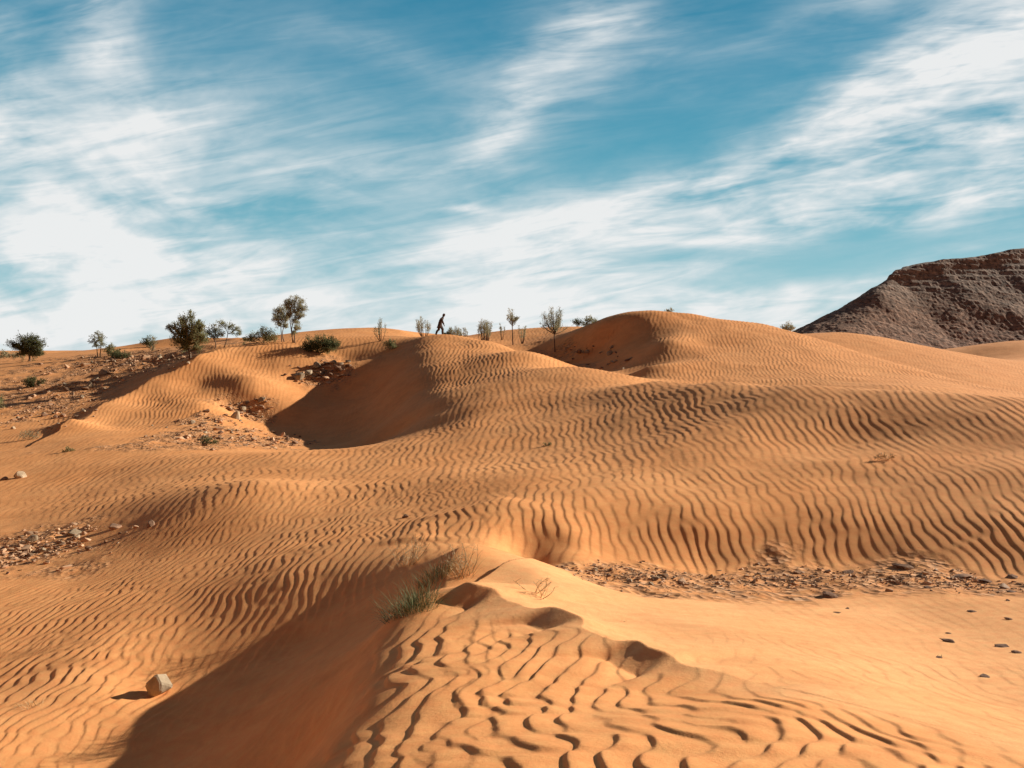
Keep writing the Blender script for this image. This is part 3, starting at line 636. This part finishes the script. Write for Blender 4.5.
big = rock(161, 694, 32, 'pale', 'large pale boulder half in shadow on the dark slope at lower left', sink=.1, tall=1.35)
rock(20, 478, 15, 'pale', 'pale stone alone on smooth sand at the left edge, trailing a shadow')
rock(4, 480, 9, 'brown', 'brown stone beside the lone pale one at the left edge')
rock(299, 379, 16, 'pale', 'long pale rock leaning at the left end of the ledge below the dark green bush', tall=1.2)
rock(309, 375, 11, 'pale', 'second pale rock on the ledge, right of the leaning long one')
rock(317, 368, 12, 'pale', 'pale block at the upper right end of the ledge')
rock(262, 402, 11, 'pale', 'pale round rock highest of the three by the shadow edge')
rock(243, 411, 9, 'pale', 'small pale rock in the middle of the three by the shadow edge')
rock(236, 419, 12, 'pale', 'upright pale rock lowest of the three by the shadow edge', tall=1.4)
rock(103, 375, 10, 'pale', 'brightest pale rock amid the shaded stony slope at left')
rock(90, 388, 9, 'pale', 'yellowish upright rock at the foot of the shaded stony slope', tall=1.5)
rock(82, 398, 7, 'pale', 'small pale rock just below the yellowish upright one')
rock(115, 529, 15, 'brown', 'dark pointed stone casting a shadow on the sand above the near left stone patch')
rock(151, 526, 12, 'brown', 'brown stone at the tip of the near left stone patch')
rock(75, 535, 14, 'pale', 'pale stone topping the near left stone patch')
rock(33, 541, 14, 'pale', 'flat pale stone at the left of the near left stone patch')
rock(405, 518, 9, 'brown', 'small dark stone on ripples behind the nearest sand crest')
for px, py, sz, lab in [(905, 568, 24, 'widest dark clod at the foot of the rippled face'), (848, 573, 14, 'small pale topped stone between two clods under the rippled face'),
        (828, 597, 30, 'long flat dark clod on the near edge of the stony hollow'), (962, 577, 26, 'broad crumbled clod right of the widest one'), (985, 582, 20, 'dark clod just right of the broad crumbled one'),
        (1012, 578, 22, 'clod under the rippled face at the right edge'), (927, 588, 13, 'small dark clod below the broad crumbled one'), (1012, 592, 11, 'small clod under the right edge one'),
        (972, 612, 12, 'lone clod on smooth sand between the hollow and the right edge'), (836, 613, 9, 'little dark stone below the long flat clod'), (848, 609, 8, 'tiny stone right above the little dark one'),
        (1009, 620, 12, 'dark clod at the right edge, on smooth sand'), (950, 642, 19, 'flat clod of the lower right sand with a smaller one above it'), (948, 634, 8, 'tiny clod just above a flat one at lower right'),
        (1002, 647, 16, 'left of two touching clods at the lower right edge'), (1016, 653, 14, 'right of two touching clods at the lower right edge'), (985, 677, 14, 'lowest dark clod on the bright lower right sand'),
        (939, 658, 9, 'small half buried clod between the flat clod and the lowest one'), (1008, 601, 8, 'small stone on sand near the right edge')]:
    rock(px, py, sz, 'clod', lab, name='clod', sink=.1)
# scattered stones too alike to tell apart
def scatter(n, poly, sizes, tones, label, group):
    made = 0; tries = 0
    while made < n and tries < n * 12:
        tries += 1
        k = rr.randrange(len(poly)); x, y, rx, ry = poly[k]
        px, py = x + rr.uniform(-1, 1) * rx, y + rr.uniform(-1, 1) * ry
        p = hit(px, py)
        if p is None: continue
        if rock(px, py, rr.uniform(*sizes) * rr.choice((.6, .8, 1, 1, 1.5)), rr.choice(tones), label, group, at=p): made += 1
scatter(95, [(95, 372, 55, 9), (130, 365, 45, 6), (150, 360, 40, 4), (70, 388, 40, 8), (60, 410, 40, 8), (40, 420, 40, 10)], (3, 6), ('pale', 'pale', 'brown', 'brown'), 'loose brown or pale stone on the stony slope under the tall leafy tree', 'stones on the far left slope')
scatter(75, [(210, 435, 60, 10), (250, 438, 60, 8), (190, 430, 40, 8), (230, 418, 35, 7), (250, 408, 20, 6)], (3, 6), ('pale', 'brown', 'brown', 'clod'), 'loose stone among many left of the big shadowed dune flank', 'stones by the shadowed flank')
scatter(26, [(310, 374, 30, 9), (330, 370, 20, 8)], (4, 9), ('pale', 'brown', 'brown'), 'brown stone of the rubble ledge below the dark green bush', 'stones of the rubble ledge')
scatter(34, [(60, 545, 55, 10), (30, 555, 30, 10), (90, 538, 40, 6)], (4, 9), ('pale', 'brown', 'brown', 'clod'), 'loose stone of the near left stone patch on sand', 'stones of the near left patch')
scatter(28, [(590, 355, 30, 9), (610, 366, 22, 7), (570, 350, 20, 6)], (4, 7), ('pale', 'brown', 'clod'), 'stone in the gully between the two high dunes', 'stones in the gully')
scatter(40, [(680, 580, 90, 11), (760, 580, 80, 9), (640, 577, 60, 9)], (4, 8), ('brown', 'clod', 'clod', 'pale'), 'small stone in the stony hollow under the rippled face', 'stones in the hollow')
# gravel: thousands of pebbles, one object per bed
def gravel(label, poly, n, size, mat):
    r = np.random.default_rng(len(poly) * 7 + n); tv = []; tf = []
    bases = []
    for j in range(6):
        me = rock_mesh('tmp', 500 + j, mat, .55, 8); vs = np.array([v.co[:] for v in me.vertices]); bases.append((vs, [tuple(p.vertices) for p in me.polygons])); bpy.data.meshes.remove(me)
    ks = r.integers(len(poly), size=n * 3); pa = np.array(poly, float)[ks]
    hp = hit_many(pa[:, 0] + np.clip(r.normal(0, .55, n * 3), -1.3, 1.3) * pa[:, 2], pa[:, 1] + np.clip(r.normal(0, .55, n * 3), -1.3, 1.3) * pa[:, 3])
    cnt = 0
    for q_ in hp:
        if cnt >= n: break
        if np.isnan(q_[0]): continue
        p = Vector(q_)
        j_ = min(max(np.searchsorted(s_all, p.x / max(p.y + OFF, 2)), 0), NS - 1); i_ = min(np.searchsorted(y_all, p.y), NR - 1)
        if sto_s[i_, j_] < r.random() * .7: continue
        vs, fs = bases[r.integers(6)]; s_ = size * p.y / F * r.lognormal(0, .6)
        a = r.random() * 6.28; ca, sa = math.cos(a), math.sin(a)
        q = np.stack([vs[:, 0] * ca - vs[:, 1] * sa, vs[:, 0] * sa + vs[:, 1] * ca, vs[:, 2]], -1) * s_ + np.array([p.x, p.y, p.z + s_ * .08])
        b = len(tv); tv.extend(map(tuple, q)); tf.extend([tuple(b + k for k in f) for f in fs]); cnt += 1
    o = mesh_obj('gravel', tv, tf, mat); tag(o, label, 'gravel', kind='stuff')
M_GRAV = leaf_mat('gravel_stone', (.36, .20, .11), (.62, .39, .23), .8)
gravel('fine brown gravel of the hollow under the rippled face', [(680, 580, 110, 13), (780, 580, 90, 11), (620, 575, 60, 11), (900, 578, 90, 9), (980, 584, 70, 9)], 1700, 2.2, M_GRAV)
gravel('gravel of the near left stone patch', [(60, 545, 75, 14), (20, 558, 40, 14), (110, 534, 40, 8)], 450, 3.4, M_GRAV)
gravel('gravel left of the big shadowed dune flank', [(210, 435, 80, 12), (270, 440, 70, 8), (230, 415, 50, 12), (310, 374, 34, 10)], 650, 2.6, M_GRAV)
gravel('gravel on the far left stony slope', [(95, 372, 65, 12), (60, 395, 60, 14), (150, 360, 45, 7), (50, 415, 60, 12)], 800, 2.2, M_GRAV)

# ------------------------------------------------------------------ rocky hill
def hill():
    gx = np.arange(105, 560, 1.0); gy = np.arange(310, 500, 1.0)
    XX, YY_ = np.meshgrid(gx, gy)
    # distance outside the plateau edge (rounded corner at about 192, 392; the front edge recedes to the right)
    ang = R(17); cx, cy = 190.0, 396.0
    lx = (XX - cx); ly = (YY_ - cy)
    wob = 1.5 * fbm(XX / 40, YY_ / 40, 3, 71)
    d1 = -(ly * math.cos(ang) - lx * math.sin(ang)) + wob      # in front of the front edge
    d2 = -(lx - .62 * ly) * .95 + wob * .6                                       # left of the left edge
    d = np.where((d1 > 0) & (d2 > 0), np.hypot(np.maximum(d1, 0), np.maximum(d2, 0)), np.maximum(d1, d2))
    top = 40 + .17 * np.clip(XX - cx, 0, 90) + 1.0 * fbm(XX / 30, YY_ / 30, 3, 72)
    cl = 1.7 * sstep(0, 5, d) + .5 * np.clip(d, 0, 6)
    gul = fbm(XX / 9, YY_ / 16, 4, 73)
    talus = np.clip(d - 3, 0, None) * .75 * (1 - .0018 * np.clip(d, 0, 60))
    zz = np.where(d > 0, top - cl - talus, top) 
    zz += np.where(d > 0, 1.0, .35) * (.16 * gul + .13 * np.abs(fbm(XX / 3, YY_ / 3, 3, 74)) + .28 * pnoise(XX / 1.9, YY_ / 1.9, 75))
    st_ = 3.2; zz = zz + .24 * np.sin(zz / st_ * 6.28) * sstep(26, 2, d) * (d > -3)
    zz = np.maximum(zz, -14) + CZ
    nx, ny = len(gx), len(gy)
    v = np.stack([XX, YY_, zz], -1).reshape(-1, 3)
    f = [(i * nx + j, i * nx + j + 1, (i + 1) * nx + j + 1, (i + 1) * nx + j) for i in range(ny - 1) for j in range(nx - 1)]
    m, nt, b = new_mat('hill_rock'); L = nt.links
    g = N(nt, 'ShaderNodeNewGeometry'); sp = N(nt, 'ShaderNodeSeparateXYZ'); L.new(g.outputs['Position'], sp.inputs[0])
    n1 = N(nt, 'ShaderNodeTexNoise', i_Scale=.06, i_Detail=6.0); L.new(g.outputs['Position'], n1.inputs['Vector'])
    mr = N(nt, 'ShaderNodeMapRange'); L.new(sp.outputs[2], mr.inputs[0]); mr.inputs[1].default_value = 2; mr.inputs[2].default_value = 46
    ad = N(nt, 'ShaderNodeMath', operation='MULTIPLY_ADD'); L.new(n1.outputs[0], ad.inputs[0]); ad.inputs[1].default_value = .5; L.new(mr.outputs[0], ad.inputs[2])
    c = ramp(nt, ad.outputs[0], [(.25, (.34, .185, .115)), (.55, (.35, .20, .125)), (.8, (.31, .198, .132)), (1.0, (.33, .228, .162))]).outputs[0]
    vo = N(nt, 'ShaderNodeTexVoronoi', i_Scale=.55); L.new(g.outputs['Position'], vo.inputs['Vector'])
    vo2 = N(nt, 'ShaderNodeTexNoise', i_Scale=.5, i_Detail=6.0, i_Roughness=.7); L.new(g.outputs['Position'], vo2.inputs['Vector'])
    c = mixc(nt, .55, c, ramp(nt, N_col(nt, vo), [(0, (.25, .25, .25)), (.6, (.5, .5, .5)), (1, (.75, .75, .75))]).outputs[0], 'OVERLAY')
    c = mixc(nt, .7, c, ramp(nt, vo2.outputs[0], [(.38, (.12, .12, .12)), (.52, (.5, .5, .5)), (.7, (.66, .66, .66))]).outputs[0], 'OVERLAY')
    vo3 = N(nt, 'ShaderNodeTexVoronoi', i_Scale=.30); L.new(g.outputs['Position'], vo3.inputs['Vector'])
    c = mixc(nt, 1.0, c, ramp(nt, vo3.outputs['Distance'], [(.10, (.30, .28, .26)), (.26, (1, 1, 1))]).outputs[0], 'MULTIPLY')
    L.new(c, b.inputs['Base Color']); b.inputs['Roughness'].default_value = .95
    bp = N(nt, 'ShaderNodeBump', i_Strength=.4, i_Distance=.7); L.new(vo2.outputs[0], bp.inputs['Height']); L.new(bp.outputs[0], b.inputs['Normal'])
    o = mesh_obj('hill', v, f, m, None, False); tag(o, kind='structure')
hill()

# ------------------------------------------------------------------ walking figure
def person():
    at = hit(440, 334.5) or aty(440, 63)
    at.z -= .09
    root = empty('person', at, R(-8)); tag(root, 'person in dark brown tunic and trousers bending forward, walking right along the dune top', 'person')
    J = {'pelvis': (0, 0, .90, .125), 'waist': (.03, 0, 1.04, .115), 'chest': (.14, 0, 1.27, .135), 'neckb': (.22, 0, 1.42, .07), 'neck': (.27, 0, 1.49, .05),
         'jaw': (.315, 0, 1.54, .07), 'head': (.33, 0, 1.61, .098), 'crown': (.33, 0, 1.68, .075), 'nose': (.425, 0, 1.575, .014)}
    E = [('pelvis', 'waist'), ('waist', 'chest'), ('chest', 'neckb'), ('neckb', 'neck'), ('neck', 'jaw'), ('jaw', 'head'), ('head', 'crown'), ('head', 'nose')]
    for s, n in ((1, 'l'), (-1, 'r')):
        k = .20 * s
        J['ear' + n] = (.325, .098 * s, 1.60, .018); E.append(('head', 'ear' + n))
        J['hip' + n] = (0, .09 * s, .86, .095); J['knee' + n] = (.06 + k * .7, .09 * s, .47, .062); J['calf' + n] = (-.02 + k, .09 * s, .34, .055); J['ank' + n] = (-.06 + k * 1.25, .09 * s, .08, .038); J['toe' + n] = (.11 + k * 1.25, .09 * s, .03, .035)
        E += [('pelvis', 'hip' + n), ('hip' + n, 'knee' + n), ('knee' + n, 'calf' + n), ('calf' + n, 'ank' + n), ('ank' + n, 'toe' + n)]
        J['sh' + n] = (.15, .19 * s, 1.36, .06); J['el' + n] = (.12 - .14 * s, .22 * s, 1.09, .042); J['wr' + n] = (.22 - .14 * s, .21 * s, .86, .028); J['palm' + n] = (.24 - .14 * s, .21 * s, .79, .032)
        E += [('chest', 'sh' + n), ('sh' + n, 'el' + n), ('el' + n, 'wr' + n), ('wr' + n, 'palm' + n)]
        px_, py_, pz_, _ = J['palm' + n]
        for q, ln in enumerate((.075, .085, .08, .062)):
            ox = (q - 1.5) * .019
            J[f'f{q}a' + n] = (px_ + ox + .005, py_, pz_ - ln * .55, .0095); J[f'f{q}b' + n] = (px_ + ox + .018, py_ - .012 * s, pz_ - ln, .008)
            E += [('palm' + n, f'f{q}a' + n), (f'f{q}a' + n, f'f{q}b' + n)]
        J['tha' + n] = (px_ + .045, py_ - .01 * s, pz_ + .005, .011); J['thb' + n] = (px_ + .062, py_ - .015 * s, pz_ - .035, .009)
        E += [('palm' + n, 'tha' + n), ('tha' + n, 'thb' + n)]
    keys = list(J); idx = {k: i for i, k in enumerate(keys)}
    me = bpy.data.meshes.new('body'); me.from_pydata([J[k][:3] for k in keys], [(idx[a], idx[b]) for a, b in E], [])
    o = bpy.data.objects.new('body', me); COL.objects.link(o); o.parent = root
    sk = o.modifiers.new('skin', 'SKIN')
    if not me.skin_vertices: me.attributes
    for i, k in enumerate(keys):
        me.skin_vertices[0].data[i].radius = (J[k][3], J[k][3]); me.skin_vertices[0].data[i].use_root = (k == 'pelvis')
    o.modifiers.new('sub', 'SUBSURF').levels = 1; o.modifiers['sub'].render_levels = 1
    ms, nt, b = new_mat('skin'); b.inputs['Base Color'].default_value = (.16, .085, .055, 1)
    me.materials.append(ms)
    mc, nt, b = new_mat('dark_robe_cloth')
    n_ = N(nt, 'ShaderNodeTexNoise', i_Scale=6.0, i_Detail=4.0); tcc = N(nt, 'ShaderNodeTexCoord'); nt.links.new(tcc.outputs['Object'], n_.inputs['Vector'])
    nt.links.new(ramp(nt, n_.outputs[0], [(.3, (.06, .04, .03)), (.7, (.13, .088, .066))]).outputs[0], b.inputs['Base Color']); b.inputs['Roughness'].default_value = .95
    def loft(name, rings, k=18, fold=.0):
        v = []; f = []
        for (cx, cz, rx, ry) in rings:
            for j in range(k):
                a = 2 * math.pi * j / k; w = 1 + fold * math.sin(a * 5 + cz * 3) * max(0, 1.1 - cz)
                v.append((cx + math.cos(a) * rx * w, math.sin(a) * ry * w, cz))
        for i in range(len(rings) - 1):
            for j in range(k): f.append((i * k + j, i * k + (j + 1) % k, (i + 1) * k + (j + 1) % k, (i + 1) * k + j))
        c = mesh_obj(name, v, f, mc, root, True); so_ = c.modifiers.new('s', 'SOLIDIFY'); so_.thickness = .012; return c
    loft('robe', [(-.07, .60, .20, .185), (-.04, .70, .18, .18), (.0, .85, .165, .185), (.03, 1.04, .15, .18), (.10, 1.22, .155, .205), (.17, 1.36, .135, .20), (.225, 1.44, .085, .10), (.25, 1.465, .07, .075)], fold=.10)
    for n in 'lr':
        T = MB(); T.tube([Vector(J[k_ + n][:3]) for k_ in ('hip', 'knee', 'calf', 'ank')], .115, .072, 10); T.f.pop(); T.build('trouser_leg', mc, root)
    for s in (1, -1):
        T = MB(); T.tube([Vector(J['sh' + ('l' if s > 0 else 'r')][:3]), Vector(J['el' + ('l' if s > 0 else 'r')][:3]), Vector(J['wr' + ('l' if s > 0 else 'r')][:3])], .085, .06, 10)
        T.f.pop(); T.build('sleeve', mc, root)
    loft('headscarf', [(.27, 1.48, .085, .085), (.30, 1.55, .10, .095), (.315, 1.62, .112, .108), (.325, 1.68, .10, .098), (.33, 1.725, .06, .06), (.33, 1.735, .01, .01)])
person()
#@@OBJEND
# ------------------------------------------------------------------ light, sky, camera
sd = Vector((math.sin(R(SUN_AZ)) * math.cos(R(SUN_EL)), math.cos(R(SUN_AZ)) * math.cos(R(SUN_EL)), math.sin(R(SUN_EL))))
sl = bpy.data.lights.new('sun', 'SUN'); sl.energy = 6.8; sl.angle = R(.5); sl.color = (1, .93, .82)
so = bpy.data.objects.new('sun', sl); COL.objects.link(so)
so.rotation_euler = sd.to_track_quat('Z', 'Y').to_euler(); so.location = (30, 20, 40)

#@@SKY
W = bpy.data.worlds.new('World'); S.world = W; W.use_nodes = True
def build_sky():
    nt = W.node_tree; L = nt.links
    def mth(op, a, b=None, c=None, clamp=False):
        nd = nt.nodes.new('ShaderNodeMath'); nd.operation = op; nd.use_clamp = clamp
        for i, v in enumerate((a, b, c)):
            if v is None: continue
            if isinstance(v, bpy.types.NodeSocket): L.new(v, nd.inputs[i])
            else: nd.inputs[i].default_value = v
        return nd.outputs[0]
    tc = nt.nodes.new('ShaderNodeTexCoord'); sep = nt.nodes.new('ShaderNodeSeparateXYZ')
    L.new(tc.outputs['Generated'], sep.inputs[0])
    x, y, z = sep.outputs
    yc = mth('MAXIMUM', y, .12)
    u = mth('DIVIDE', x, yc); v = mth('DIVIDE', z, yc)         # bearing and height above the horizon, as tangents
    cmb = nt.nodes.new('ShaderNodeCombineXYZ'); L.new(u, cmb.inputs[0]); L.new(v, cmb.inputs[1])
    uv = cmb.outputs[0]
    def noise(vec, scale, detail, rough, dist=0.0, col=False):
        nd = nt.nodes.new('ShaderNodeTexNoise'); nd.inputs['Scale'].default_value = scale; nd.inputs['Detail'].default_value = detail
        nd.inputs['Roughness'].default_value = rough; nd.inputs['Distortion'].default_value = dist
        L.new(vec, nd.inputs['Vector']); return nd.outputs['Color' if col else 'Fac']
    def mapping(vec, loc, rot, sc):
        nd = nt.nodes.new('ShaderNodeMapping'); nd.vector_type = 'TEXTURE'
        nd.inputs['Location'].default_value = (*loc, 0); nd.inputs['Rotation'].default_value = (0, 0, rot); nd.inputs['Scale'].default_value = (*sc, 1)
        L.new(vec, nd.inputs['Vector']); return nd.outputs[0]
    # wind-torn edges: shift the lookup a little
    wn = noise(uv, 2.2, 2.0, .55, 0, True)
    sb = nt.nodes.new('ShaderNodeVectorMath'); sb.operation = 'SUBTRACT'; L.new(wn, sb.inputs[0]); sb.inputs[1].default_value = (.5, .5, .5)
    sc = nt.nodes.new('ShaderNodeVectorMath'); sc.operation = 'SCALE'; L.new(sb.outputs[0], sc.inputs[0]); sc.inputs[3].default_value = .16
    ad = nt.nodes.new('ShaderNodeVectorMath'); ad.operation = 'ADD'; L.new(uv, ad.inputs[0]); L.new(sc.outputs[0], ad.inputs[1])
    wuv = ad.outputs[0]
    # banks of cirrus: (centre x, y, length, thickness, tilt, density)
    banks = [
     (80,205,190,95,-4,.55),(30,120,120,60,10,.32),(125,40,34,62,20,.6),(205,118,60,26,8,.45),(150,290,330,52,-2,.85),(60,300,150,40,0,.4),
     (40,30,80,40,0,.3),(230,200,120,40,-14,.35),(330,185,120,26,10,.25),(385,62,120,16,-6,.28),
     (470,265,85,62,22,1.0),(400,310,160,38,0,.65),(560,235,130,34,18,.75),
     (545,80,110,42,36,.75),(500,130,60,16,22,.45),(590,45,60,14,10,.5),
     (745,170,85,30,16,1.0),(650,215,150,26,14,.7),(830,125,90,24,38,.75),(915,85,150,34,22,.75),(990,40,90,34,24,.45),(870,165,190,30,8,.7),
     (880,205,210,18,7,1.0),(985,190,90,20,10,.6),(700,225,150,24,10,.6),(930,130,120,28,10,.4),
     (800,292,190,14,9,.9),(700,318,190,20,2,.95),(620,285,130,12,12,.55),(560,322,150,26,0,.7),(840,318,120,14,14,.7),(960,240,40,6,8,.3),(446,203,22,4,2,.6),
     (640,30,40,60,50,.25),(840,20,100,14,20,.35),(250,300,420,55,0,.40),(300,150,160,60,0,.22),(930,100,200,80,20,.25),(1090,120,120,120,10,.5),(-120,180,160,160,0,.7),
    ]
    sw = nt.nodes.new('ShaderNodeSeparateXYZ'); L.new(wuv, sw.inputs[0]); wu, wv = sw.outputs[0], sw.outputs[1]
    tot = None
    for cx, cy, ln, th, tilt, den in banks:
        c_, s_ = math.cos(R(tilt)), math.sin(R(tilt)); U0, V0 = (cx - 512) / F, (HR - cy) / F
        ka, kb = .95 * F / ln, .95 * F / th
        a_ = mth('MULTIPLY_ADD', wu, c_ * ka, mth('MULTIPLY_ADD', wv, s_ * ka, -(U0 * c_ + V0 * s_) * ka))
        b_ = mth('MULTIPLY_ADD', wu, -s_ * kb, mth('MULTIPLY_ADD', wv, c_ * kb, (U0 * s_ - V0 * c_) * kb))
        e = mth('POWER', 1 / math.e, mth('MULTIPLY_ADD', a_, a_, mth('MULTIPLY', b_, b_)))
        tot = mth('MULTIPLY', e, den) if tot is None else mth('MULTIPLY_ADD', e, den, tot)
    st1 = noise(mapping(wuv, (0, 0), R(7), (.46, .12)), 1.0, 5.0, .60, .7)
    st2 = noise(mapping(wuv, (.3, .1), R(-10), (.34, .17)), 1.0, 5.0, .56, .5)
    st3 = noise(mapping(uv, (.9, .4), R(9), (.13, .05)), 1.0, 4.0, .6, .3)
    side = mth('MULTIPLY_ADD', u, 1.5, .5, True)
    mx = nt.nodes.new('ShaderNodeMix'); mx.data_type = 'FLOAT'; L.new(side, mx.inputs[0]); L.new(st2, mx.inputs[2]); L.new(st1, mx.inputs[3])
    st4 = noise(mapping(uv, (.2, .7), R(9), (.17, .024)), 1.0, 5.0, .58, 1.4)
    streak = mth('MULTIPLY_ADD', st4, .24, mth('MULTIPLY_ADD', st3, .27, mth('MULTIPLY', mx.outputs[0], .62)))
    nn = mth('MULTIPLY', mth('SUBTRACT', streak, .415), 3.3, None, True)
    d = mth('MULTIPLY_ADD', mth('MULTIPLY', mth('MINIMUM', tot, 1.15), mth('MULTIPLY_ADD', nn, .92, .13)), 1.0, mth('MULTIPLY_ADD', nn, .30, -.02))
    d = mth('ADD', d, mth('MULTIPLY', mth('SUBTRACT', 1.0, mth('MULTIPLY', v, 7.5), None, True), .38))
    front = mth('MULTIPLY_ADD', y, 2.4, -.9, True)
    low = mth('SUBTRACT', 1.0, mth('MULTIPLY_ADD', v, 1.6, -.65, True))
    d = mth('MULTIPLY', d, mth('MULTIPLY', front, low), None, True)
    mr = nt.nodes.new('ShaderNodeMapRange'); mr.interpolation_type = 'SMOOTHSTEP'; L.new(d, mr.inputs[0]); mr.inputs[1].default_value = -.10; mr.inputs[2].default_value = 1.20; mr.inputs[4].default_value = 1.0
    # clear air: deep teal blue high up, paler toward the horizon; unseen zenith dimmed to deepen shadows
    el = mth('MULTIPLY', v, 1.0)
    cr = ramp(nt, mth('MULTIPLY_ADD', z, 1.0, 0.0, True), [(0, (.38, .60, .65)), (.07, (.25, .54, .62)), (.18, (.075, .38, .50)), (.33, (.026, .262, .41)), (.45, (.018, .20, .34)), (.60, (.05, .05, .085)), (1, (.045, .04, .06))])
    blue = cr.outputs[0]
    sk = N(nt, 'ShaderNodeTexSky', sky_type='NISHITA', sun_disc=False); sk.sun_elevation = R(SUN_EL); sk.sun_rotation = R(SUN_AZ)
    sk.dust_density = .4
    sks = nt.nodes.new('ShaderNodeVectorMath'); sks.operation = 'SCALE'; L.new(sk.outputs[0], sks.inputs[0]); sks.inputs[3].default_value = .10
    air0 = mixc(nt, .08, blue, sks.outputs[0])
    back = mth('MULTIPLY_ADD', y, -2.2, .75, True)
    air = mixc(nt, back, air0, (.062, .052, .068))  # unseen sky behind the camera dimmed to neutral, keeps shaded sand dark
    wh = ramp(nt, d, [(.25, (.60, .69, .73)), (1.0, (.88, .88, .875))]).outputs[0]
    skyc = mixc(nt, mr.outputs[0], air, wh)
    bg = nt.nodes['Background']; L.new(skyc, bg.inputs[0]); bg.inputs[1].default_value = 1.0
    W.cycles.sampling_method = 'MANUAL'; W.cycles.sample_map_resolution = 512
build_sky()
#@@SKYEND
cam = bpy.data.cameras.new('camera'); co = bpy.data.objects.new('camera', cam); COL.objects.link(co)
co.location = (0, 0, CZ); co.rotation_euler = (R(90) - PITCH, 0, 0)
cam.sensor_width = 36; cam.lens = 36 * F / 1024; cam.clip_end = 6000; cam.clip_start = .05
S.camera = co
S.view_settings.view_transform = 'Standard'; S.view_settings.look = 'None'; S.view_settings.exposure = 0
